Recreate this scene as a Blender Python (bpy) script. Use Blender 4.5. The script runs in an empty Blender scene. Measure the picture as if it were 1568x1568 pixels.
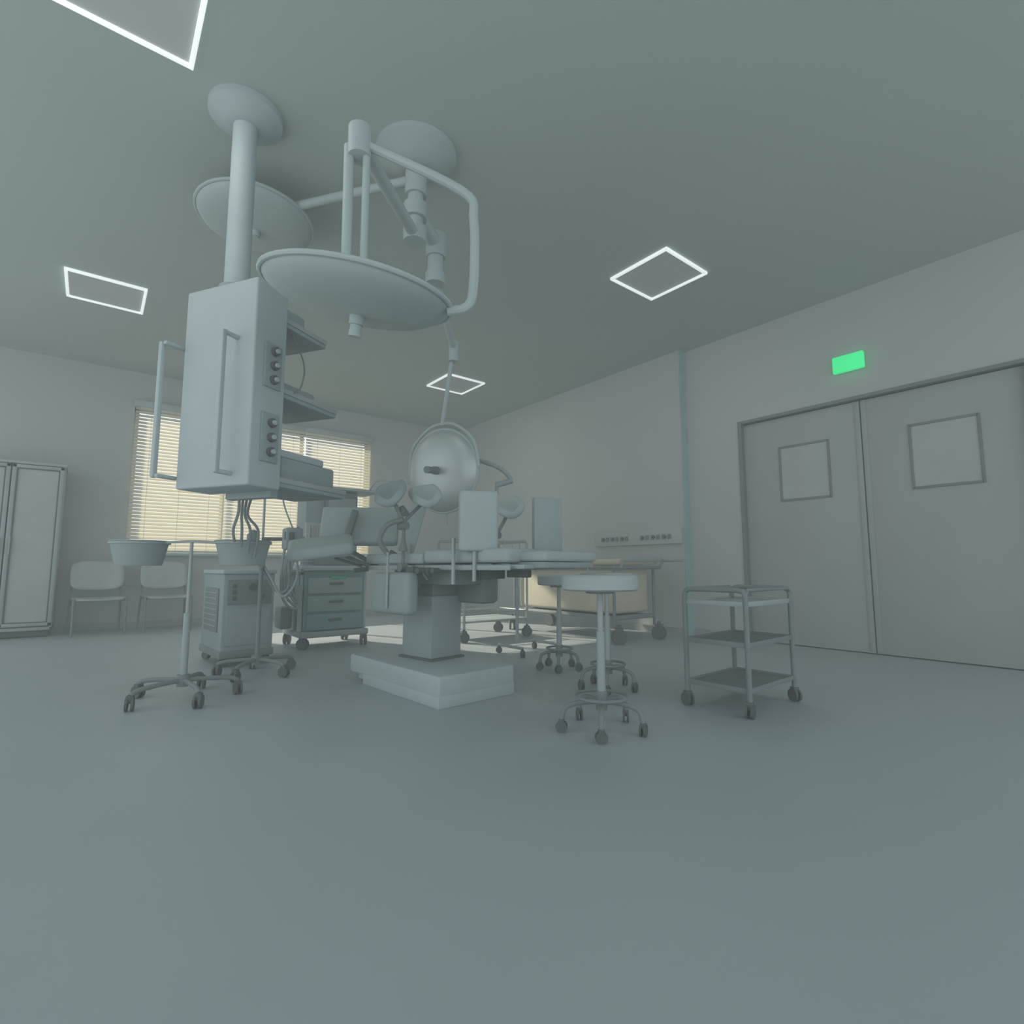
import bpy, bmesh, math, random
from mathutils import Vector, Matrix, Euler, Quaternion
random.seed(4)
S = bpy.context.scene
COL = S.collection

# ------------------------------------------------------------------ materials
def mat(name, col, rough=0.6, metal=0.0, var=0.06, scale=3.0, emis=0.0, ecol=None, spec=0.3):
    m = bpy.data.materials.new(name); m.use_nodes = True
    nt = m.node_tree; b = nt.nodes['Principled BSDF']
    b.inputs['Roughness'].default_value = rough
    b.inputs['Metallic'].default_value = metal
    b.inputs['Specular IOR Level'].default_value = spec
    tc = nt.nodes.new('ShaderNodeTexCoord')
    n = nt.nodes.new('ShaderNodeTexNoise'); n.inputs['Scale'].default_value = scale; n.inputs['Detail'].default_value = 3
    nt.links.new(tc.outputs['Object'], n.inputs['Vector'])
    r = nt.nodes.new('ShaderNodeValToRGB')
    a = [max(0, c * (1 - var)) for c in col]; d = [min(1, c * (1 + var)) for c in col]
    r.color_ramp.elements[0].color = (*a, 1); r.color_ramp.elements[1].color = (*d, 1)
    r.color_ramp.elements[0].position = 0.3; r.color_ramp.elements[1].position = 0.7
    nt.links.new(n.outputs['Fac'], r.inputs['Fac'])
    nt.links.new(r.outputs['Color'], b.inputs['Base Color'])
    if emis > 0:
        b.inputs['Emission Color'].default_value = (*(ecol or col), 1)
        b.inputs['Emission Strength'].default_value = emis
    return m

M_wall = mat('wall_paint', (.50, .52, .505), .85, var=.02, scale=.6, spec=.15)
M_ceil = mat('ceiling_paint', (.45, .51, .49), .9, var=.02, scale=.5, spec=.1)
M_floor = mat('vinyl_floor', (.39, .435, .455), .5, var=.04, scale=.5, spec=.35)
M_trim = mat('trim_paint', (.38, .41, .40), .6)
M_door = mat('door_laminate', (.41, .43, .42), .6, var=.02, spec=.2)
M_doorfr = mat('door_frame_steel', (.22, .235, .23), .6)
M_glassg = mat('frosted_glass', (.46, .48, .47), .4, var=.04)
M_body = mat('medical_enamel', (.44, .50, .51), .55, var=.03, spec=.2)
M_body2 = mat('grey_enamel', (.32, .37, .375), .55, var=.04, spec=.2)
M_dark = mat('dark_grey_plastic', (.12, .135, .135), .6)
M_mid = mat('mid_grey_plastic', (.22, .25, .25), .6)
M_steel = mat('brushed_steel', (.38, .42, .42), .5, .15, var=.04)
M_pad = mat('vinyl_pad', (.41, .465, .465), .6, var=.03, spec=.2)
M_lamp = mat('lamp_housing', (.43, .49, .49), .5, var=.02, spec=.25)
M_lens = mat('lamp_reflector', (.50, .54, .54), .40, .4, var=.02, spec=.6)
M_teal = mat('teal_enamel', (.20, .31, .305), .55)
M_teal2 = mat('teal_panel', (.27, .35, .345), .55)
M_green = mat('exit_green', (.05, .8, .28), .5, emis=.66, ecol=(.05, .92, .30), var=.02)
M_ledfr = mat('led_frame', (.85, .87, .87), .5, emis=.68, ecol=(.95, 1, 1), var=.01)
M_diff = mat('lamp_diffuser', (.50, .53, .52), .6, var=.02, emis=.02, ecol=(1, 1, 1))
M_cab = mat('cabinet_metal', (.43, .46, .45), .55)
M_linen = mat('beige_linen', (.60, .55, .44), .85, var=.05)
M_chair = mat('chair_plastic', (.47, .51, .51), .55)
M_guard = mat('corner_guard', (.36, .48, .48), .6)

def blind_mat():
    m = bpy.data.materials.new('blind_slat'); m.use_nodes = True
    nt = m.node_tree; nt.nodes.clear()
    o = nt.nodes.new('ShaderNodeOutputMaterial'); mix = nt.nodes.new('ShaderNodeMixShader')
    d = nt.nodes.new('ShaderNodeBsdfDiffuse'); t = nt.nodes.new('ShaderNodeBsdfTranslucent')
    n = nt.nodes.new('ShaderNodeTexNoise'); n.inputs['Scale'].default_value = 2
    r = nt.nodes.new('ShaderNodeValToRGB')
    r.color_ramp.elements[0].color = (.78, .74, .63, 1); r.color_ramp.elements[1].color = (.85, .81, .71, 1)
    nt.links.new(n.outputs['Fac'], r.inputs['Fac'])
    nt.links.new(r.outputs['Color'], d.inputs['Color']); nt.links.new(r.outputs['Color'], t.inputs['Color'])
    mix.inputs[0].default_value = .5
    nt.links.new(d.outputs[0], mix.inputs[1]); nt.links.new(t.outputs[0], mix.inputs[2]); nt.links.new(mix.outputs[0], o.inputs[0])
    return m
M_blind = blind_mat()

# ------------------------------------------------------------------ mesh helpers
def bm_box(bm, c, s, rot=None, bevel=0.0, seg=2):
    r = bmesh.ops.create_cube(bm, size=1.0)
    vs = r['verts']
    bmesh.ops.scale(bm, vec=Vector(s), verts=vs)
    if bevel > 0:
        bevel = min(bevel, min(s) * .45)
        es = list({e for v in vs for e in v.link_edges})
        rr = bmesh.ops.bevel(bm, geom=es, offset=bevel, segments=seg, affect='EDGES', profile=.5)
        vs = list({v for f in rr['faces'] for v in f.verts} | {v for v in vs if v.is_valid})
    if rot is not None:
        bmesh.ops.rotate(bm, verts=vs, cent=(0, 0, 0), matrix=Euler(rot).to_matrix())
    bmesh.ops.translate(bm, verts=vs, vec=Vector(c))

def bm_cyl(bm, p0, p1, r, r2=None, seg=20):
    p0 = Vector(p0); p1 = Vector(p1); d = p1 - p0
    q = d.to_track_quat('Z', 'Y').to_matrix().to_4x4()
    bmesh.ops.create_cone(bm, cap_ends=True, segments=seg, radius1=r, radius2=r if r2 is None else r2, depth=d.length,
                          matrix=Matrix.Translation((p0 + p1) / 2) @ q)

def bm_lathe(bm, prof, M, seg=48):
    rings = []
    for (r, z) in prof:
        if r < 1e-5:
            rings.append([bm.verts.new(M @ Vector((0, 0, z)))])
        else:
            rings.append([bm.verts.new(M @ Vector((r * math.cos(2 * math.pi * i / seg), r * math.sin(2 * math.pi * i / seg), z))) for i in range(seg)])
    for a, b in zip(rings[:-1], rings[1:]):
        for i in range(seg):
            j = (i + 1) % seg
            if len(a) == 1 and len(b) == 1: continue
            if len(a) == 1: bm.faces.new((a[0], b[i], b[j]))
            elif len(b) == 1: bm.faces.new((a[i], b[0], a[j]))
            else: bm.faces.new((a[i], b[i], b[j], a[j]))

def smooth_pts(pts, n=6):
    P = [Vector(p) for p in pts]
    if len(P) < 3: return P
    out = []
    for i in range(len(P) - 1):
        p0 = P[max(i - 1, 0)]; p1 = P[i]; p2 = P[i + 1]; p3 = P[min(i + 2, len(P) - 1)]
        for k in range(n):
            t = k / n
            out.append(.5 * ((2 * p1) + (-p0 + p2) * t + (2 * p0 - 5 * p1 + 4 * p2 - p3) * t * t + (-p0 + 3 * p1 - 3 * p2 + p3) * t ** 3))
    out.append(P[-1]); return out

def bm_tube(bm, pts, r, seg=10, closed=False):
    P = [Vector(p) for p in pts]; n = len(P); rings = []
    up = Vector((0.13, 0.21, 1)).normalized()
    prevx = None
    for i in range(n):
        if closed: d = P[(i + 1) % n] - P[i - 1]
        else: d = P[min(i + 1, n - 1)] - P[max(i - 1, 0)]
        d.normalize()
        x = prevx if prevx is not None else up.cross(d)
        x = (x - d * x.dot(d))
        if x.length < 1e-4: x = Vector((1, 0, 0)) - d * d.x
        x.normalize(); prevx = x; y = d.cross(x)
        rings.append([bm.verts.new(P[i] + r * (x * math.cos(2 * math.pi * k / seg) + y * math.sin(2 * math.pi * k / seg))) for k in range(seg)])
    m = n if closed else n - 1
    for i in range(m):
        a = rings[i]; b = rings[(i + 1) % n]
        for k in range(seg):
            j = (k + 1) % seg
            bm.faces.new((a[k], a[j], b[j], b[k]))
    if not closed:
        bm.faces.new(rings[0][::-1]); bm.faces.new(rings[-1])

def finish(bm, name, m, parent=None, smooth=True):
    bmesh.ops.recalc_face_normals(bm, faces=bm.faces)
    me = bpy.data.meshes.new(name); bm.to_mesh(me); bm.free()
    me.materials.append(m)
    o = bpy.data.objects.new(name, me); COL.objects.link(o)
    if smooth:
        for p in me.polygons: p.use_smooth = True
        try: me.set_sharp_from_angle(angle=math.radians(35))
        except Exception: pass
    if parent: o.parent = parent
    return o

class Asm:
    def __init__(s, name, loc=(0, 0, 0), rz=0.0):
        e = bpy.data.objects.new(name, None); e.empty_display_size = .1; COL.objects.link(e)
        e.location = loc; e.rotation_euler = (0, 0, rz); s.e = e
    def fin(s, bm, n, m, smooth=True): return finish(bm, n, m, s.e, smooth)
    def box(s, n, c, sz, m, bevel=.008, rot=None, seg=2):
        bm = bmesh.new(); bm_box(bm, c, sz, rot, bevel, seg); return s.fin(bm, n, m)
    def boxes(s, n, lst, m, bevel=.006):
        bm = bmesh.new()
        for it in lst: bm_box(bm, it[0], it[1], it[2] if len(it) > 2 else None, bevel)
        return s.fin(bm, n, m)
    def cyl(s, n, p0, p1, r, m, r2=None, seg=24):
        bm = bmesh.new(); bm_cyl(bm, p0, p1, r, r2, seg); return s.fin(bm, n, m)
    def cyls(s, n, lst, m, seg=16):
        bm = bmesh.new()
        for it in lst: bm_cyl(bm, it[0], it[1], it[2], it[3] if len(it) > 3 else None, seg)
        return s.fin(bm, n, m)
    def tube(s, n, pts, r, m, sm=True, seg=10, closed=False):
        bm = bmesh.new(); bm_tube(bm, smooth_pts(pts) if sm else pts, r, seg, closed); return s.fin(bm, n, m)
    def lathe(s, n, prof, m, loc=(0, 0, 0), q=None, seg=48):
        bm = bmesh.new(); M = Matrix.Translation(loc)
        if q is not None: M = M @ q.to_matrix().to_4x4()
        bm_lathe(bm, prof, M, seg); return s.fin(bm, n, m)
    def casters(s, n, locs, r=.045, top=None, m=None):
        bm = bmesh.new()
        for i, (x, y) in enumerate(locs):
            a = random.uniform(0, 3.14); dx, dy = math.cos(a), math.sin(a)
            w = r * .32
            for sg in (-1, 1):
                cx, cy = x + dx * sg * w * 1.2, y + dy * sg * w * 1.2
                bm_cyl(bm, (cx - dx * w * .5, cy - dy * w * .5, r), (cx + dx * w * .5, cy + dy * w * .5, r), r, seg=20)
            bm_box(bm, (x, y, r * 1.7), (r * 1.0, r * 1.0, r * 1.1), (0, 0, a), .004)
            bm_cyl(bm, (x, y, r * 1.9), (x, y, (top or r * 2.8)), r * .28, seg=10)
        return s.fin(bm, n, m or M_dark)

def solid(name, boxes, m, bevel=0):
    bm = bmesh.new()
    for (x0, x1, y0, y1, z0, z1) in boxes:
        bm_box(bm, ((x0 + x1) / 2, (y0 + y1) / 2, (z0 + z1) / 2), (x1 - x0, y1 - y0, z1 - z0), None, bevel)
    return finish(bm, name, m, None, False)

# ------------------------------------------------------------------ room
XR, XS, YW, H = 5.70, 5.58, 8.8, 3.5
XL, YB = -3.4, -2.6
solid('floor', [(XL - .2, XR + .3, YB, YW + .25, -.1, 0)], M_floor)
solid('ceiling', [(XL - .2, XR + .3, YB, YW + .25, H, H + .12)], M_ceil)
WX0, WX1, WZ0, WZ1 = .34, 3.76, 1.0, 3.03
solid('wall_far', [(XL, WX0, YW, YW + .25, 0, H), (WX1, XR + .3, YW, YW + .25, 0, H),
                   (WX0, WX1, YW, YW + .25, 0, WZ0), (WX0, WX1, YW, YW + .25, WZ1, H)], M_wall)
DY0, DY1, DZ = .62, 3.02, 2.44
solid('wall_right', [(XS, XR + .3, 3.70, YW, 0, H), (XR, XR + .3, DY1, 3.70, 0, H), (XR, XR + .3, YB, DY0, 0, H),
                     (XR, XR + .3, DY0, DY1, DZ, H)], M_wall)
solid('baseboard_far', [(XL, XS, YW - .012, YW, 0, .08)], M_trim)
solid('baseboard_right', [(XS - .012, XS, 3.70, YW - .012, 0, .08), (XR - .012, XR, DY1 + .07, 3.70, 0, .08)], M_trim)
solid('trim_1', [(XS - .004, XR, 3.685, 3.70, 0, H)], M_guard)

# window
w = Asm('window_1', (0, YW, 0))
fr = []
for x in (WX0 + .03, WX0 + .03 + (WX1 - WX0 - .06) / 3, WX0 + .03 + 2 * (WX1 - WX0 - .06) / 3, WX1 - .03):
    fr.append(((x, .14, (WZ0 + WZ1) / 2), (.06, .06, WZ1 - WZ0)))
for z in (WZ0 + .03, WZ1 - .03): fr.append((((WX0 + WX1) / 2, .14, z), (WX1 - WX0, .06, .06)))
w.boxes('frame', fr, M_body)
w.box('sill', ((WX0 + WX1) / 2, -.03, WZ0 - .02), (WX1 - WX0 + .1, .12, .035), M_body)
bw = (WX1 - WX0) / 3
for k in range(3):
    b = Asm('venetian_blind', (WX0 + bw * (k + .5), YW - .05, 0))
    b.box('head_rail', (0, 0, WZ1 + .02), (bw + (.03 if k != 1 else 0), .07, .09), M_chair)
    bm = bmesh.new(); z = WZ0 + .06
    while z < WZ1 - .03:
        bm_box(bm, (0, 0, z), (bw - .02, .056, .0015), (math.radians(50), 0, 0)); z += .048
    b.fin(bm, 'slats', M_blind, False)
    b.box('bottom_rail', (0, 0, WZ0 + .025), (bw - .02, .04, .02), M_chair)
    b.cyls('ladder_cords', [((sx * bw * .33, -.03, WZ0 + .03), (sx * bw * .33, -.03, WZ1), .002) for sx in (-1, 0, 1)], M_chair, 6)

# doors
for k, (y0, y1) in enumerate([((DY0 + DY1) / 2 + .005, DY1 - .03), (DY0 + .03, (DY0 + DY1) / 2 - .005)]):
    d = Asm('door_%d' % (k + 1), (XR + .07, 0, 0))
    wy0, wy1 = ((2.12, 2.60) if k == 0 else (.96, 1.44)); wz0, wz1 = 1.51, 2.08
    d.box('leaf', (0, (y0 + y1) / 2, (DZ - .02) / 2), (.05, y1 - y0, DZ - .04), M_door, .003)
    t = .022
    d.boxes('vision_panel_frame', [((-.027, wy0, (wz0 + wz1) / 2), (.02, t, wz1 - wz0 + t)), ((-.027, wy1, (wz0 + wz1) / 2), (.02, t, wz1 - wz0 + t)),
                                   ((-.027, (wy0 + wy1) / 2, wz0), (.02, wy1 - wy0, t)), ((-.027, (wy0 + wy1) / 2, wz1), (.02, wy1 - wy0, t))], M_doorfr, .003)
    d.box('vision_glass', (-.024, (wy0 + wy1) / 2, (wz0 + wz1) / 2), (.006, wy1 - wy0, wz1 - wz0), M_glassg, 0)
    ym = (DY0 + DY1) / 2
    d.box('meeting_stile', (-.028, ym + (.028 if k == 0 else -.028), DZ / 2), (.010, .045, DZ - .06), M_trim, .003)
solid('trim_2', [(XR - .012, XR + .1, DY1 - .03, DY1 + .012, 0, DZ + .012), (XR - .012, XR + .1, DY0 - .012, DY0 + .03, 0, DZ + .012),
                 (XR - .012, XR + .1, DY0 + .03, DY1 - .03, DZ - .02, DZ + .012)], M_doorfr)
solid('wall_corridor', [(XR + .22, XR + .28, DY0, DY1, 0, DZ)], M_doorfr)

e = Asm('exit_sign', (XR, 1.86, 2.78))
e.box('housing', (-.015, 0, 0), (.03, .22, .12), M_body2)
e.box('lit_panel', (-.055, 0, 0), (.05, .27, .165), M_green, .012)

# ceiling lights
for (x, y) in [(3.95, 2.8), (4.05, 6.45), (-.05, 6.35), (-.05, 2.8)]:
    c = Asm('ceiling_light', (x, y, H))
    a = .30; t = .024
    c.boxes('led_frame', [((sx * a, 0, -.012), (t, 2 * a + t, .024)) for sx in (-1, 1)] + [((0, sy * a, -.012), (2 * a - t, t, .024)) for sy in (-1, 1)], M_ledfr, .002)
    c.box('diffuser', (0, 0, -.005), (2 * a - t, 2 * a - t, .008), M_diff, 0)

# bed head panel
p = Asm('bedhead_service_panel', (XS, 4.41, 1.19))
p.box('backplate', (-.02, 0, 0), (.04, 1.38, .20), M_wall, .006)
lst = []
for i in range(14):
    if i in (6, 7): continue
    lst.append(((-.045, .55 - i * .083, -.01), (.012, .05, .06)))
p.boxes('sockets', lst, M_mid, .004)
p.cyls('gas_ports', [((-.04, .53 - i * .166, -.01), (-.062, .53 - i * .166, -.01), .018) for i in (0, 1, 2, 4, 5, 6)], M_dark)

# ------------------------------------------------------------------ cabinet, chairs
c = Asm('medicine_cabinet', (-.78, 8.48, 0))
W, D, HH = .94, .44, 2.03
c.boxes('carcass', [((-W / 2 + .012, 0, HH / 2 + .04), (.024, D, HH - .08)), ((W / 2 - .012, 0, HH / 2 + .04), (.024, D, HH - .08)),
                    ((0, D / 2 - .01, HH / 2 + .04), (W, .02, HH - .08)), ((0, 0, HH - .015), (W + .03, D + .03, .035)), ((0, 0, .10), (W, D, .04))], M_cab)
c.boxes('plinth', [((0, .01, .05), (W - .06, D - .08, .08))], M_dark)
c.boxes('shelves', [((0, 0, z), (W - .06, D - .06, .015)) for z in (.5, .9, 1.3, 1.65)], M_cab)
for sx in (-1, 1):
    tg = 'r' if sx > 0 else 'l'
    cx = sx * W / 4; ww = W / 2 - .01
    c.boxes('door_frame_' + tg, [((cx - ww / 2 + .02, -D / 2 - .012, 1.06), (.04, .022, 1.86)), ((cx + ww / 2 - .02, -D / 2 - .012, 1.06), (.04, .022, 1.86)),
             ((cx, -D / 2 - .012, 1.97), (ww, .022, .04)), ((cx, -D / 2 - .012, .15), (ww, .022, .04))], M_steel)
    c.box('door_glass_' + tg, (cx, -D / 2 - .004, 1.06), (ww - .06, .008, 1.8), M_glassg, 0)
    c.boxes('door_gasket_' + tg, [((cx + s2 * (ww / 2 - .045), -D / 2 - .012, 1.06), (.012, .02, 1.78)) for s2 in (-1, 1)] + [((cx, -D / 2 - .012, z), (ww - .09, .02, .012)) for z in (.175, 1.945)], M_dark, .001)
    c.cyl('handle_' + tg, (sx * .045, -D / 2 - .05, .95), (sx * .045, -D / 2 - .05, 1.15), .008, M_steel)

def chair(x, y, rz):
    c = Asm('waiting_chair', (x, y, 0), rz)
    bm = bmesh.new(); N = 10; g = []
    for i in range(N + 1):
        row = []
        for j in range(N + 1):
            u = i / N * 2 - 1; v = j / N * 2 - 1
            row.append(bm.verts.new((u * .25 * (1 - .10 * abs(v) ** 4), v * .22 * (1 - .12 * abs(u) ** 4), .44 - .025 * (1 - u * u) * (1 - v * v) - (.03 * max(0, -v - .6)))))
        g.append(row)
    for i in range(N):
        for j in range(N): bm.faces.new((g[i][j], g[i + 1][j], g[i + 1][j + 1], g[i][j + 1]))
    o = c.fin(bm, 'seat', M_chair); md = o.modifiers.new('t', 'SOLIDIFY'); md.thickness = .02
    bm = bmesh.new(); g = []
    for i in range(N + 1):
        row = []
        for j in range(N + 1):
            u = i / N * 2 - 1; v = j / N * 2 - 1
            row.append(bm.verts.new((u * .27 * (1 - .14 * abs(v) ** 5), .20 + .05 * (v + 1) - .05 * u * u, .70 + v * .18 * (1 - .16 * abs(u) ** 4))))
        g.append(row)
    for i in range(N):
        for j in range(N): bm.faces.new((g[i][j], g[i + 1][j], g[i + 1][j + 1], g[i][j + 1]))
    o = c.fin(bm, 'backrest', M_chair); md = o.modifiers.new('t', 'SOLIDIFY'); md.thickness = .022
    for sx in (-1, 1):
        X = sx * .25
        c.tube('leg_frame_%s' % ('r' if sx > 0 else 'l'), [(X, -.24, 0), (X, -.21, .40), (X, -.17, .425), (X, .15, .425), (X, .20, .40), (X + sx * .01, .27, 0)], .012, M_mid)
        c.tube('back_post_%s' % ('r' if sx > 0 else 'l'), [(X * .98, .16, .42), (X * .98, .22, .5), (X * .96, .27, .72)], .011, M_mid)
    c.cyls('cross_bars', [((-.25, -.17, .41), (.25, -.17, .41), .01), ((-.25, .17, .41), (.25, .17, .41), .01)], M_mid)
chair(.10, 8.22, math.radians(6)); chair(.80, 8.27, math.radians(4))

# ------------------------------------------------------------------ double basin stand
def five_star(a, r, hub_z, cr, m, n=5, off=0.3, name='base_legs'):
    bm = bmesh.new(); loc = []
    for i in range(n):
        an = off + 2 * math.pi * i / n; dx, dy = math.cos(an), math.sin(an)
        bm_tube(bm, smooth_pts([(0, 0, hub_z), (dx * r * .4, dy * r * .4, hub_z), (dx * r * .85, dy * r * .85, hub_z - .01), (dx * r, dy * r, cr * 2.2)]), .014, 10)
        loc.append((dx * r, dy * r))
    bm_cyl(bm, (0, 0, hub_z - .035), (0, 0, hub_z + .035), .035)
    a.fin(bm, name, m); a.casters('casters', loc, cr, cr * 2.4)

def basin_prof(R, h):
    return [(0, -h), (R * .76, -h), (R * .80, -h + .01), (R * .97, -.012), (R, -.005), (R * 1.04, 0), (R * 1.0, .006), (R * .95, -.005), (R * .78, -h + .012), (0, -h + .008)]
b = Asm('double_basin_stand', (.49, 3.86, 0), -math.radians(38.4))
five_star(b, .30, .115, .038, M_mid, 5, .5)
b.cyl('outer_tube', (0, 0, .12), (0, 0, .52), .02, M_steel)
b.cyl('pole', (0, 0, .5), (0, 0, .965), .010, M_steel)
b.tube('cross_bar', [(-.17, 0, .955), (0, 0, .965), (.17, 0, .955)], .008, M_steel)
for sx in (-1, 1):
    n = 'l' if sx < 0 else 'r'
    bm = bmesh.new(); bm_tube(bm, [(sx * .325 + .158 * math.cos(t * math.pi / 16), .158 * math.sin(t * math.pi / 16), .952) for t in range(32)], .007, 8, True)
    b.fin(bm, 'ring_' + n, M_steel)
    b.lathe('basin_' + n, basin_prof(.158, .15), M_body2, (sx * .325, 0, .962))

# IV stand
def iv_stand(x, y, h, off=.2, r=.27):
    a = Asm('iv_stand', (x, y, 0), 0)
    five_star(a, r, .11, .038, M_mid, 5, off)
    a.cyl('outer_tube', (0, 0, .11), (0, 0, h * .55), .015, M_mid)
    a.cyl('pole', (0, 0, h * .5), (0, 0, h), .009, M_steel)
    a.cyl('height_clamp', (0, 0, h * .53), (0, 0, h * .57), .024, M_mid)
    for i in range(2):
        s = 1 if i else -1
        a.tube('hook_%d' % i, [(0, 0, h), (s * .06 * .784, -s * .06 * .62, h + .01), (s * .10 * .784, -s * .10 * .62, h - .02), (s * .13 * .784, -s * .13 * .62, h + .02)], .006, M_steel)
    return a
iv = iv_stand(1.03, 4.40, 1.5)
iv.box('infusion_pump', (.18, -.14, 1.02), (.13, .12, .17), M_body2, .02)
iv.cyl('pump_clamp', (0, 0, 1.02), (.14, -.11, 1.02), .014, M_dark)
iv.box('pump_display', (.14, -.195, 1.04), (.07, .012, .06), M_dark, .004, (0, 0, -.6))
iv.lathe('drip_bottle', [(0, 0), (.03, .005), (.045, .03), (.045, .09), (.015, .13), (0, .13)], M_mid, (-.06, .04, .96), seg=20)
iv.tube('tubing', [(.18, -.14, 1.1), (.12, -.08, 1.3), (.10, -.08, 1.49)], .006, M_body2)
iv.tube('tubing_2', [(.2, -.16, .93), (.22, -.16, .72), (.14, -.1, .58), (.05, -.02, .75), (-.06, .04, .96)], .010, M_body2)
iv.tube('tubing_3', [(.16, -.14, .93), (.17, -.13, .66), (.10, -.06, .62), (.02, .02, .80), (0, .03, 1.0)], .008, M_mid)

# ------------------------------------------------------------------ electrosurgical trolley
t = Asm('electrosurgical_unit_trolley', (1.03, 5.16, 0), math.radians(4))
t.box('body', (0, 0, .43), (.40, .64, .64), M_body2, .015)
t.box('top_cap', (0, 0, .765), (.42, .67, .035), M_body, .01)
t.box('base_skirt', (0, 0, .10), (.42, .66, .06), M_mid, .01)
t.box('front_panel', (0, -.325, .60), (.34, .012, .20), M_mid, .004)
t.boxes('switches', [((-.12, -.335, .65 - i * .05), (.03, .01, .03)) for i in range(3)], M_dark, .003)
t.cyls('dials', [((.02, -.33, .64), (.02, -.355, .64), .030), ((.09, -.33, .56), (.09, -.35, .56), .018)], M_dark)
t.box('lower_door', (0, -.325, .32), (.34, .012, .30), M_body2, .004)
t.box('side_grille', (-.205, 0, .45), (.012, .42, .36), M_mid, .004)
t.boxes('side_louvres', [((-.212, 0, .32 + i * .045), (.01, .38, .012)) for i in range(7)], M_body2, .002)
t.casters('casters', [(-.16, -.27), (.16, -.27), (-.16, .27), (.16, .27)], .035, .1)

# ------------------------------------------------------------------ anaesthesia machine
a = Asm('anaesthesia_machine', (1.98, 5.66, 0), 0)
a.box('chassis', (0, 0, .14), (.70, .60, .06), M_body2, .015)
a.casters('casters', [(-.31, -.26), (.31, -.26), (-.31, .26), (.31, .26)], .055, .14)
a.box('cabinet', (0, .02, .47), (.62, .54, .60), M_teal, .015)
for i, z in enumerate((.26, .44, .62)):
    a.box('drawer_%d' % i, (0, -.262, z), (.56, .025, .16), (M_teal, M_teal2, M_body2)[i], .008)
    a.box('drawer_handle_%d' % i, (.0, -.285, z + .02), (.14, .025, .022), M_dark, .006)
a.boxes('side_posts', [((-.33, -.20, .50), (.035, .05, .66)), ((.33, -.20, .50), (.035, .05, .66))], M_body, .008)
a.box('worktop', (0, -.02, .80), (.74, .62, .04), M_body, .015)
a.box('upper_cabinet', (.02, .12, 1.22), (.56, .30, .80), M_body2, .015)
a.box('top_shelf', (0.12, .06, 1.64), (.78, .42, .03), M_body, .01)
a.box('flowmeter_panel', (-.14, -.04, 1.10), (.24, .03, .34), M_glassg, .008)
a.cyls('flow_tubes', [((-.22 + i * .05, -.06, .98), (-.22 + i * .05, -.06, 1.24), .009) for i in range(4)], M_steel)
a.cyls('vaporizers', [((.10, -.10, .92), (.10, -.10, 1.16), .05), ((.22, -.10, .92), (.22, -.10, 1.16), .05)], M_body2)
a.cyls('vaporizer_dials', [((.10, -.10, 1.16), (.10, -.10, 1.21), .04), ((.22, -.10, 1.16), (.22, -.10, 1.21), .04)], M_mid)
a.box('ventilator_screen', (.10, -.08, 1.44), (.34, .05, .24), M_mid, .012)
a.box('screen_glass', (.10, -.108, 1.44), (.30, .006, .20), M_body2, .002)
a.box('drawer_label', (.02, -.278, .70), (.16, .006, .03), mat('label_green', (.12, .42, .24), .5), .001)
a.lathe('bellows', [(0, 0), (.07, 0), (.07, .02)] + [(.07 if i % 2 else .058, .02 + i * .015) for i in range(10)] + [(.06, .18), (0, .19)], M_body2, (-.28, -.22, .82), seg=28)
a.lathe('absorber', [(0, 0), (.06, 0), (.065, .02), (.065, .17), (.05, .20), (0, .20)], M_body2, (-.44, -.2, .52), seg=28)
a.box('absorber_bracket', (-.38, -.2, .74), (.14, .05, .04), M_mid)
for i in range(4):
    a.tube('breathing_hose_%d' % i, [(-.30 - .03 * i, -.24, 1.05 + .05 * i), (-.42 - .04 * i, -.36, .98), (-.50 - .02 * i, -.40, .70 - .05 * i), (-.42, -.36, .50 - .03 * i), (-.40 + .02 * i, -.28, .62)], .013, M_body2)
a.tube('hanging_arm', [(.40, -.1, 1.65), (.42, -.3, 1.74), (.50, -.8, 1.66), (.62, -1.35, 1.50)], .008, M_steel)
a.tube('hanging_arm_drop', [(.62, -1.35, 1.50), (.63, -1.37, 1.48), (.63, -1.38, 1.2)], .006, M_steel)
a.box('suction_bottle_box', (-.42, .02, .30), (.12, .2, .22), M_mid, .02)

# ------------------------------------------------------------------ operating table
T = Asm('operating_table', (1.93, 3.30, 0), math.radians(10))
bm = bmesh.new()
rb = math.radians(-6)
bm_box(bm, (-.095, -.03, .12), (.58, 1.12, .12), (0, 0, rb), .012, 3)
bm_box(bm, (-.105, -.13, .035), (.58, .92, .07), (0, 0, rb), .004)
bm_box(bm, (-.07, .44, .035), (.44, .10, .05), (0, 0, rb), .008)
T.fin(bm, 'base', M_body)
T.box('base_gasket', (-.01, .03, .185), (.30, .36, .02), M_dark, .004)
T.box('lower_column', (-.01, .03, .40), (.27, .32, .42), M_body2, .012)
T.box('upper_column', (-.01, .03, .64), (.23, .28, .16), M_mid, .01)
T.box('tilt_housing', (0, -.05, .74), (.36, .62, .11), M_mid, .02)
T.boxes('tilt_shroud', [((.17, -.22, .665), (.16, .32, .22)), ((-.12, .12, .70), (.14, .24, .10))], M_mid, .03)
T.boxes('top_frame', [((0, -.62, .805), (.48, .80, .025)), ((0, .18, .805), (.48, .66, .025))], M_steel, .005)
T.boxes('side_rails', [((s * .275, -.58, .80), (.014, .74, .03)) for s in (-1, 1)] + [((s * .275, .22, .80), (.014, .58, .03)) for s in (-1, 1)], M_steel, .003)
T.cyls('rail_standoffs', [((s * .23, y, .80), (s * .275, y, .80), .01) for s in (-1, 1) for y in (-.9, -.6, -.3, 0, .2, .45)], M_steel)
T.box('seat_pad', (0, .17, .86), (.52, .66, .075), M_pad, .02, seg=3)
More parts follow.
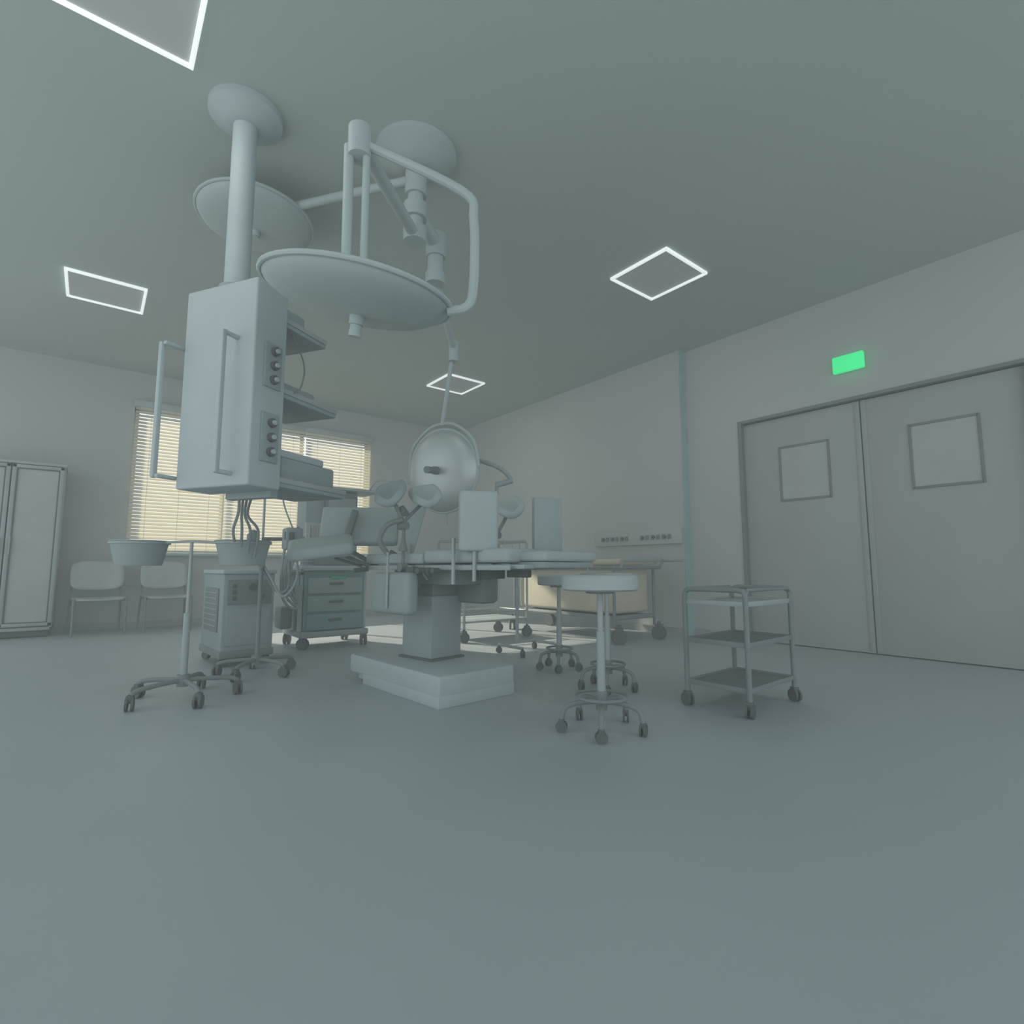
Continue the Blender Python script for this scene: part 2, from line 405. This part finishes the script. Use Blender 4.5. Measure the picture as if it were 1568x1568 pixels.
T.box('leg_pad', (0, -.55, .87), (.54, .74, .085), M_pad, .025, seg=3)
T.box('foot_extension', (.10, -.98, .865), (.52, .26, .06), M_pad, .02, seg=3)
T.box('foot_extension_tray', (.10, -.96, .815), (.50, .26, .035), M_body2, .006)
# raised back section
rb2 = (math.radians(-30), 0, math.radians(-38))
T.box('back_plate', (-.10, .83, 1.12), (.54, .025, .34), M_steel, .01, rb2)
T.box('back_pad', (-.12, .80, 1.13), (.60, .07, .34), M_pad, .02, rb2, 3)
T.box('back_strap', (-.21, .79, 1.13), (.05, .09, .26), M_mid, .01, (math.radians(-30), math.radians(12), math.radians(-38)))
T.boxes('back_hinge_struts', [((-.24, .56, .87), (.02, .36, .03), (math.radians(24), 0, math.radians(14))), ((.12, .56, .87), (.02, .30, .03), (math.radians(24), 0, math.radians(8)))], M_dark, .004)
# arm board
T.box('arm_board', (-.55, .60, .90), (.40, .22, .03), M_steel, .01, (math.radians(14), math.radians(-6), math.radians(-30)))
T.box('arm_board_pad', (-.56, .60, .945), (.44, .30, .085), M_pad, .035, (math.radians(20), math.radians(-8), math.radians(-30)), 4)
T.cyls('arm_board_struts', [((-.27, .42, .81), (-.38, .56, .88), .013), ((-.27, .52, .81), (-.44, .62, .87), .010)], M_dark)
# foot supports
T.box('foot_support_l', (-.26, -.68, 1.075), (.23, .10, .36), M_pad, .02, (0, 0, math.radians(-38)), 3)
T.box('foot_support_r', (.15, -.88, 1.065), (.19, .045, .34), M_body2, .006, (0, 0, math.radians(-28)))
T.cyls('foot_support_posts', [((-.29, -.68, .72), (-.29, -.68, .95), .012), ((.15, -.88, .80), (.15, -.88, .95), .010)], M_steel)
# leg holders (knee crutches): padded curved troughs
def crutch(n, x, y, z, ang, tilt=12, m=None):
    bm = bmesh.new(); N = 12; g = []
    for i in range(N + 1):
        row = []
        for j in range(N + 1):
            u = i / N * 2 - 1; v = j / N * 2 - 1
            k = (1 - .35 * abs(v) ** 3)
            row.append(Vector((u * .10 * k, v * .13 * (1 - .3 * u * u), .05 * u * u * k + .02 * v * v)))
        g.append(row)
    M = Matrix.Translation((x, y, z)) @ Euler((math.radians(tilt), math.radians(-14), ang)).to_matrix().to_4x4()
    vv = [[bm.verts.new(M @ p) for p in r] for r in g]
    for i in range(N):
        for j in range(N): bm.faces.new((vv[i][j], vv[i + 1][j], vv[i + 1][j + 1], vv[i][j + 1]))
    o = T.fin(bm, n, m or M_pad); md = o.modifiers.new('t', 'SOLIDIFY'); md.thickness = .055; md.offset = 0
    m2 = o.modifiers.new('s', 'SUBSURF'); m2.levels = 1; m2.render_levels = 1
crutch('knee_crutch_l', -.38, .02, 1.28, -.9, 42, M_body2); crutch('knee_crutch_l2', -.15, -.05, 1.28, -.5, 36); crutch('knee_crutch_r', .38, -.36, 1.22, -.7, 34)
T.cyls('crutch_posts', [((-.30, -.01, .76), (-.30, -.01, 1.13), .011), ((-.30, -.01, 1.10), (-.37, .02, 1.25), .014), ((-.30, -.01, 1.11), (-.16, -.04, 1.25), .012),
                        ((.30, -.30, .76), (.30, -.30, 1.05), .010), ((.30, -.30, 1.03), (.37, -.35, 1.19), .013)], M_mid)
T.cyls('crutch_clamps', [((-.30, -.04, 1.08), (-.30, .03, 1.08), .028), ((-.30, -.03, 1.16), (-.30, .02, 1.20), .024), ((.30, -.33, 1.03), (.30, -.27, 1.03), .026), ((-.33, -.01, .80), (-.27, -.01, .80), .028), ((.27, -.30, .80), (.33, -.30, .80), .028),
                         ((-.30, -.01, .91), (-.30, -.01, .99), .030, .012)], M_mid)
T.tube('crutch_strap', [(-.32, -.02, 1.12), (-.40, .04, 1.08), (-.44, .06, .98), (-.38, .04, .88)], .018, M_mid)
# hanging side pad
T.box('hanging_side_pad', (-.37, -.02, .635), (.10, .40, .27), M_body2, .035, None, 4)
T.cyls('hanging_pad_rods', [((-.43, -.02, .54), (-.43, -.02, .90), .009), ((-.31, -.52, .70), (-.31, -.52, .98), .012)], M_steel)
T.cyls('rail_clamps', [((-.30, -.26, .78), (-.38, -.26, .78), .02), ((-.34, -.26, .78), (-.34, -.32, .72), .008), ((-.30, -.37, .78), (-.35, -.37, .78), .018),
                       ((.28, -.3, .78), (.36, -.3, .78), .02), ((-.30, .40, .79), (-.40, .42, .78), .016)], M_dark)
T.boxes('rail_boxes', [((-.31, -.12, .765), (.05, .08, .08)), ((-.31, -.28, .77), (.04, .05, .06)), ((.10, -.45, .755), (.16, .10, .06)), ((.18, -.62, .76), (.05, .18, .05))], M_dark, .008)
# anaesthesia screen board
T.box('screen_board', (.06, .36, 1.12), (.13, .02, .42), M_pad, .008, (math.radians(6), math.radians(16), math.radians(-48)))
T.cyl('screen_post', (.03, .36, .86), (.03, .36, .98), .01, M_steel)

# ------------------------------------------------------------------ stools
def stool(x, y, hs, rs, rb, off):
    a = Asm('round_stool', (x, y, 0))
    bm = bmesh.new(); loc = []
    for i in range(5):
        an = off + 2 * math.pi * i / 5; dx, dy = math.cos(an), math.sin(an)
        bm_tube(bm, smooth_pts([(0, 0, .14), (dx * rb * .55, dy * rb * .55, .137), (dx * rb * .90, dy * rb * .90, .115), (dx * rb, dy * rb, .055)]), .012, 8)
        loc.append((dx * rb, dy * rb))
    bm_cyl(bm, (0, 0, .10), (0, 0, .19), .028)
    a.fin(bm, 'base_legs', M_mid); a.casters('casters', loc, .028, .07)
    bm = bmesh.new(); bm_tube(bm, [(rb * .62 * math.cos(k * math.pi / 18), rb * .62 * math.sin(k * math.pi / 18), .165) for k in range(36)], .008, 8, True)
    a.fin(bm, 'foot_ring', M_mid)
    a.cyl('outer_column', (0, 0, .15), (0, 0, hs * .63), .021, M_steel)
    a.cyl('gas_lift', (0, 0, hs * .55), (0, 0, hs - .08), .015, M_steel)
    a.cyl('seat_plate', (0, 0, hs - .095), (0, 0, hs - .08), .07, M_mid)
    a.lathe('seat_cushion', [(0, -.08), (rs * .94, -.08), (rs, -.072), (rs, -.012), (rs * .95, -.002), (rs * .6, 0), (0, 0)], M_pad, (0, 0, hs), seg=40)
    return a
stool(2.035, 1.85, .765, .192, .205, 1.35)
stool(2.74, 2.43, .765, .18, .18, 1.3)
stool(2.96, 3.13, .74, .17, .16, 1.4)

# Mayo stand behind
m = Asm('mayo_stand', (3.29, 3.92, 0), 0)
m.tube('u_base', [(-.22, -.20, .08), (-.22, .15, .08), (.22, .15, .08), (.22, -.20, .08)], .014, M_steel, sm=False)
m.casters('casters', [(-.22, -.2), (.22, -.2), (-.22, .15), (.22, .15)], .03, .08)
m.cyl('column', (0, .15, .08), (0, .15, .62), .016, M_steel)
m.cyl('inner_column', (0, .15, .58), (0, .15, .90), .010, M_steel)
m.box('tray_arm', (0, .02, .90), (.03, .28, .02), M_steel)
m.boxes('tray', [((0, -.08, .915), (.50, .34, .01)), ((-.25, -.08, .93), (.01, .34, .03)), ((.25, -.08, .93), (.01, .34, .03)), ((0, -.25, .93), (.5, .01, .03)), ((0, .09, .93), (.5, .01, .03))], M_steel, .003)

# ------------------------------------------------------------------ instrument trolley
def rrect(x0, x1, y0, y1, z, r=.04, n=5):
    P = []
    for (cx, cy, a0) in [(x1 - r, y1 - r, 0), (x0 + r, y1 - r, 90), (x0 + r, y0 + r, 180), (x1 - r, y0 + r, 270)]:
        for k in range(n + 1):
            a_ = math.radians(a0 + 90 * k / n); P.append((cx + r * math.cos(a_), cy + r * math.sin(a_), z))
    return P
c = Asm('instrument_cart', (3.085, 1.69, 0), math.radians(2))
hx, hy = .285, .185
for s in (-1, 1):
    c.tube('end_frame_%s' % ('r' if s > 0 else 'l'), [(s * hx, -hy, .07), (s * hx, -hy, .64), (s * hx, -hy + .01, .665), (s * hx, -hy + .04, .675), (s * hx, hy - .04, .675), (s * hx, hy - .01, .665), (s * hx, hy, .64), (s * hx, hy, .07)], .0145, M_mid, sm=False)
c.tube('top_rail_front', [(-hx, -hy, .60), (-hx, -hy, .655), (-hx + .03, -hy, .675), (hx - .03, -hy, .675), (hx, -hy, .655), (hx, -hy, .6)], .011, M_mid, sm=False)
c.tube('top_rail_back', [(-hx, hy, .60), (-hx, hy, .655), (-hx + .03, hy, .675), (hx - .03, hy, .675), (hx, hy, .655), (hx, hy, .6)], .011, M_mid, sm=False)
for i, z in enumerate((.595, .375, .135)):
    c.boxes('shelf_%d' % i, [((0, 0, z), (2 * hx, 2 * hy, .008)), ((0, -hy, z + .004), (2 * hx, .006, .028)), ((0, hy, z + .004), (2 * hx, .006, .028)), ((-hx, 0, z + .004), (.006, 2 * hy, .028)), ((hx, 0, z + .004), (.006, 2 * hy, .028))], M_steel if i == 0 else M_mid, .002)
c.casters('casters', [(sx * hx, sy * hy) for sx in (-1, 1) for sy in (-1, 1)], .038, .08)

# larger wheeled cart behind table
c = Asm('wheeled_linen_cart', (3.62, 5.12, 0), 0)
hx, hy = .44, .28
for sx in (-1, 1):
    c.tube('end_frame_%s' % ('r' if sx > 0 else 'l'), [(sx * hx, -hy, .10), (sx * hx, -hy, 1.08), (sx * hx, -hy + .04, 1.12), (sx * hx, hy - .04, 1.12), (sx * hx, hy, 1.08), (sx * hx, hy, .10)], .014, M_steel, sm=False)
for z in (.21, .30, .86, 1.0, 1.1):
    bm = bmesh.new(); bm_tube(bm, rrect(-hx, hx, -hy, hy, z), .010, 8, True); c.fin(bm, 'rail_%d' % int(z * 100), M_steel)
c.box('lower_shelf', (0, 0, .21), (2 * hx, 2 * hy, .02), M_body, .004)
c.box('upper_tray', (0, 0, .84), (2 * hx, 2 * hy, .03), M_body, .006)
c.cyls('spindles', [((-hx + i * .11, -hy, .86), (-hx + i * .11, -hy, 1.1), .005) for i in range(9)], M_steel, 8)
c.boxes('folded_drapes', [((-.18, 0, .90), (.32, .36, .08)), ((.2, .02, .89), (.28, .34, .06))], M_body, .02)
c.casters('casters', [(sx * hx, sy * hy) for sx in (-1, 1) for sy in (-1, 1)], .055, .14)

# ------------------------------------------------------------------ stretcher
s = Asm('hospital_stretcher', (4.72, 4.62, 0), 0)
hx, hy = .34, .96
bm = bmesh.new(); bm_tube(bm, rrect(-hx, hx, -hy, hy, .80, .06), .018, 10, True); bm_tube(bm, rrect(-hx, hx, -hy + .1, hy - .1, .26, .06), .018, 10, True)
s.fin(bm, 'frame_rails', M_mid)
s.boxes('lower_deck', [((0, 0, .27), (.6, 1.6, .02))], M_body2)
s.cyls('legs', [((sx * hx, sy * (hy - .12), .16), (sx * hx, sy * (hy - .12), .80), .016) for sx in (-1, 1) for sy in (-1, 1)], M_mid)
s.cyls('cross_struts', [((sx * .2, -.5, .27), (sx * .2, .0, .80), .014) for sx in (-1, 1)] + [((sx * .2, .6, .27), (sx * .2, .1, .80), .014) for sx in (-1, 1)], M_steel)
s.box('mattress', (0, 0, .86), (.66, 1.84, .07), M_linen, .03, None, 3)
s.box('pillow', (0, .70, .93), (.48, .32, .09), M_pad, .04, None, 4)
s.tube('side_rail', [(-hx - .03, -.5, .74), (-hx - .03, -.48, .90), (-hx - .03, -.4, .93), (-hx - .03, .3, .93), (-hx - .03, .38, .90), (-hx - .03, .4, .74)], .010, M_steel, sm=False)
s.cyls('push_handles', [((hx, -hy, .88), (hx, -hy - .28, .88), .016), ((-hx, -hy + .02, .80), (-hx, -hy - .02, .88), .014), ((hx, -hy + .02, .80), (hx, -hy - .02, .88), .014)], M_steel)
s.box('end_board', (0, -hy - .02, .89), (.66, .025, .05), M_steel, .01)
s.box('hanging_sheet', (.0, .0, .55), (.60, 1.60, .50), M_linen, .04, None, 3)
s.casters('casters', [(sx * hx, sy * (hy - .06)) for sx in (-1, 1) for sy in (-1, 1)], .075, .2)

# ------------------------------------------------------------------ ceiling pendant
rz = math.atan2(.52, .854)
P = Asm('ceiling_supply_pendant', (.605, 2.957, 0), rz)
Lx, Ly, Z0, Z1 = .225, .52, 1.225, 2.36
CX, CY = Lx / 2, Ly * .54
P.box('column_body', (Lx / 2, Ly / 2, (Z0 + Z1) / 2), (Lx, Ly, Z1 - Z0), M_body, .012, None, 3)
P.cyl('ceiling_column', (CX, CY, Z1), (CX, CY, H), .066, M_body, seg=36)
P.lathe('ceiling_flange', [(0, 0), (.2, 0), (.2, -.04), (.12, -.09), (.075, -.1), (0, -.1)], M_body, (CX, CY, H))
P.cyl('lower_collar', (CX, CY, Z1 - .01), (CX, CY, Z1 + .03), .09, M_body2, seg=36)
P.boxes('outlet_plates', [((Lx * .55, -.006, 1.90), (.12, .014, .25)), ((Lx * .55, -.006, 1.50), (.12, .014, .27))], M_body2, .004)
P.cyls('gas_outlets', [((Lx * .55, -.012, z), (Lx * .55, -.034, z), .025) for z in (1.98, 1.90, 1.82, 1.58, 1.50, 1.42)], M_dark)
P.cyls('gas_outlet_cores', [((Lx * .55, -.030, z), (Lx * .55, -.045, z), .013) for z in (1.98, 1.90, 1.82, 1.58, 1.50, 1.42)], M_body)
for n, (hx_, hy_) in {'handle_left': (-.09, Ly + .05), 'handle_front': (-.09, .12)}.items():
    P.boxes(n, [((hx_, hy_, 1.66), (.028, .028, .76)), ((hx_ + .05, hy_ - (.03 if hy_ > .3 else 0), 2.03), (.12, .028, .022)), ((hx_ + .05, hy_ - (.03 if hy_ > .3 else 0), 1.29), (.12, .028, .022))], M_body, .008)
for i, z in enumerate((1.265, 1.78, 2.20)):
    L = (.60, .48, .36)[i]
    P.box('shelf_%d' % i, (Lx + L / 2, .24, z), (L, .42, .03), M_body2, .008)
    P.boxes('shelf_edge_rail_%d' % i, [((Lx + L / 2, .03, z + .025), (L, .015, .03)), ((Lx + L / 2, .45, z + .025), (L, .015, .03))], M_steel, .003)
    P.box('shelf_bracket_%d' % i, (Lx + .03, .24, z - .04), (.06, .34, .07), M_body2, .01)
P.box('monitor_unit', (Lx + .29, .24, 1.36), (.46, .36, .15), M_body2, .015)
P.box('monitor_unit_b', (Lx + .25, .25, 1.46), (.38, .34, .045), M_body, .01)
P.box('syringe_pump', (Lx + .20, .24, 1.845), (.30, .30, .09), M_body2, .02)
P.box('vital_monitor', (Lx + .15, .24, 2.29), (.22, .26, .13), M_body2, .02)
P.tube('cable_loop', [(Lx + .1, .06, 2.18), (Lx + .14, .0, 2.0), (Lx + .12, 0, 1.85), (Lx + .08, .04, 1.80)], .005, M_mid)
for i in range(4):
    x0 = Lx + .02 + i * .05
    P.tube('hanging_hose_%d' % i, [(x0, .32 + .02 * i, 1.24), (x0 + .01, .33 + .03 * i, 1.12), (x0 - .01 + .01 * i, .34, 1.02), (x0 + .02, .36, .95 - .03 * i)], .008, M_mid)

# ------------------------------------------------------------------ surgical lights
def head_prof(R):
    return [(0, -.20 * R), (.2 * R, -.197 * R), (.35 * R, -.187 * R), (.55 * R, -.16 * R), (.7 * R, -.13 * R), (.85 * R, -.085 * R), (.93 * R, -.045 * R), (R, 0), (1.02 * R, .03 * R), (.99 * R, .07 * R), (.8 * R, .15 * R), (.5 * R, .22 * R), (.22 * R, .26 * R), (0, .27 * R)]
Rv = Vector((.784, -.621, 0)); Fv = Vector((.621, .784, 0)); Zv = Vector((0, 0, 1))
SL = Asm('surgical_ceiling_light', (0, 0, 0))
hub = Vector((1.5, 2.9, 0))
SL.lathe('ceiling_canopy', [(0, 0), (.26, 0), (.26, -.03), (.16, -.09), (.09, -.11), (0, -.11)], M_lamp, (hub.x, hub.y, H))
SL.cyl('drop_tube', (hub.x, hub.y, H - .1), (hub.x, hub.y, 2.90), .05, M_lamp)
SL.cyls('swivel_collars', [((hub.x, hub.y, 3.04), (hub.x, hub.y, 3.14), .075), ((hub.x, hub.y, 2.88), (hub.x, hub.y, 2.98), .075), ((hub.x, hub.y, 3.20), (hub.x, hub.y, 3.36), .07)], M_lamp)
def head(tag, C, n, R, handle=.10):
    n = Vector(n).normalized(); q = n.to_track_quat('-Z', 'Y')
    SL.lathe('head_' + tag, head_prof(R), M_lamp if tag != 'b' else M_lens, C, q, 64)
    bm = bmesh.new(); M = Matrix.Translation(C) @ q.to_matrix().to_4x4()
    bm_tube(bm, [M @ Vector((R * 1.04 * math.cos(k * math.pi / 24), R * 1.04 * math.sin(k * math.pi / 24), .02)) for k in range(48)], .012, 8, True)
    SL.fin(bm, 'rim_' + tag, M_lamp)
    C = Vector(C)
    SL.cyls('handle_' + tag, [(C + n * R * .17, C + n * (R * .2 + .04), .034), (C + n * (R * .2 + .03), C + n * (R * .2 + handle), .024, .03)], M_mid if tag == 'b' else M_lamp)
    return C, n
CA, nA = head('a', (.90, 2.28, 2.045), -.14 * Rv + .15 * Fv - Zv, .410, .095)
topA = CA - nA * .10 - Rv * .03
SL.cyls('spigots_a', [(topA + Rv * -.045, topA + Rv * -.05 + Vector((0, 0, .66)), .024), (topA + Rv * .035, topA + Rv * .035 + Vector((0, 0, .66)), .018)], M_lamp)
SL.cyl('spigot_block_a', topA - Vector((0, 0, .03)), topA + Vector((0, 0, .05)), .07, M_lamp)
SL.cyl('arm_a', topA + Vector((0, 0, .68)), Vector((hub.x, hub.y, 2.93)), .035, M_lamp)
SL.cyl('elbow_a', topA + Vector((0, 0, .60)), topA + Vector((0, 0, .75)), .055, M_lamp)
e0 = CA + Rv * .43 + Vector((0, 0, -.06))
SL.tube('yoke_a', [e0 - Rv * .02, e0 + Rv * .07 + Vector((0, 0, .02)), e0 + Rv * .10 + Vector((0, 0, .12)), e0 + Rv * .10 + Vector((0, 0, .45)), e0 + Rv * .04 + Vector((0, 0, .60)), topA + Vector((0, 0, .68))], .022, M_lamp)
# head B
CB, nB = head('b', (2.24, 3.77, 1.60), (-.93, -.36, -.10), .335, .13)
j1 = Vector((2.25, 3.62, 2.62)); j0 = Vector((1.78, 3.12, 3.09))
SL.cyl('arm_b1', Vector((hub.x, hub.y, 3.09)), j0, .05, M_lamp)
SL.cyls('elbow_b', [(j0 + Vector((0, 0, .07)), j0 - Vector((0, 0, .10)), .07), (j0 - Vector((0, 0, .10)), j0 - Vector((0, 0, .22)), .055), (j0 - Vector((0, 0, .22)), j0 - Vector((0, 0, .30)), .07)], M_lamp)
SL.cyl('arm_b2', j0 - Vector((0, 0, .26)), j1, .03, M_lamp)
SL.cyls('spigot_b', [(j1 + Vector((0, 0, .05)), j1 - Vector((0, 0, .12)), .04), (j1, CB + Vector((0, 0, .39)), .018)], M_lamp)
side = Vector((0, 0, 1)).cross(nB).normalized()
SL.tube('yoke_b', [CB + side * .36 - nB * .02, CB + side * .32 + Vector((0, 0, .22)), CB + side * .15 + Vector((0, 0, .37)), CB + Vector((0, 0, .40)), CB - side * .15 + Vector((0, 0, .37)), CB - side * .32 + Vector((0, 0, .22)), CB - side * .36 - nB * .02], .013, M_lamp)
g0 = CB + Rv * .22
SL.tube('grab_rail_b', [g0 + Vector((0, 0, .10)), g0 + Rv * .12 + Vector((0, 0, .08)), g0 + Rv * .27 + Vector((0, 0, .02)), g0 + Rv * .36 + Vector((0, 0, -.07))], .018, M_body2)
SL.cyls('grab_rail_end', [(g0 + Rv * .37 + Vector((0, 0, -.08)), g0 + Rv * .23 + Vector((0, 0, -.12)), .024), (g0 + Rv * .24 + Vector((0, 0, -.11)), g0 + Rv * .24 + Vector((0, 0, -.20)), .014)], M_body2)
# head C
CC, nC = head('c', (.78, 3.98, 3.29), (-.05, -.05, -1), .37, .05)
SL.cyl('arm_c', CC + Vector((0, 0, .06)), Vector((hub.x, hub.y, 3.32)), .03, M_lamp)

# ------------------------------------------------------------------ haze filling the air of the room (absorbs and glows faintly)
hm = bpy.data.materials.new('air_haze_volume'); hm.use_nodes = True
nt = hm.node_tree; nt.nodes.clear()
o_ = nt.nodes.new('ShaderNodeOutputMaterial'); ad = nt.nodes.new('ShaderNodeAddShader')
va = nt.nodes.new('ShaderNodeVolumeAbsorption'); ve = nt.nodes.new('ShaderNodeEmission')
SIG = .036
va.inputs['Color'].default_value = (0, 0, 0, 1); va.inputs['Density'].default_value = SIG
ve.inputs['Color'].default_value = (.255, .30, .30, 1); ve.inputs['Strength'].default_value = SIG
nt.links.new(va.outputs[0], ad.inputs[0]); nt.links.new(ve.outputs[0], ad.inputs[1]); nt.links.new(ad.outputs[0], o_.inputs['Volume'])
hz = solid('air_haze', [(XL - .1, XR + .2, YB + .02, YW + .02, -.02, H + .02)], hm)

# ------------------------------------------------------------------ camera, light
cam = bpy.data.cameras.new('camera'); co = bpy.data.objects.new('camera', cam); COL.objects.link(co)
co.location = (0, 0, .8); co.rotation_euler = (math.radians(96.0), 0, math.radians(-38.4))
cam.sensor_width = 36; cam.lens = 36 * 810 / 1568; cam.clip_start = .02
S.camera = co

W = bpy.data.worlds.new('world'); S.world = W; W.use_nodes = True
bg = W.node_tree.nodes['Background']; bg.inputs[0].default_value = (.88, .965, 1.0, 1); bg.inputs[1].default_value = 1.38
sun = bpy.data.lights.new('sun', 'SUN'); so = bpy.data.objects.new('sun', sun); COL.objects.link(so)
so.rotation_euler = Vector((.34, -.84, -.50)).to_track_quat('-Z', 'Y').to_euler(); so.location = (2, 14, 6)
sun.energy = 12.5; sun.color = (1, .92, .76); sun.angle = math.radians(1.5)
for (x, y) in [(3.95, 2.8), (4.05, 6.45), (-.05, 6.35), (-.05, 2.8)]:
    l = bpy.data.lights.new('panel_lamp', 'AREA'); l.size = .55; l.energy = 6; l.color = (.97, 1, .99)
    o = bpy.data.objects.new('panel_lamp', l); o.location = (x, y, H - .03); COL.objects.link(o)
S.view_settings.view_transform = 'Standard'
S.view_settings.look = 'None'
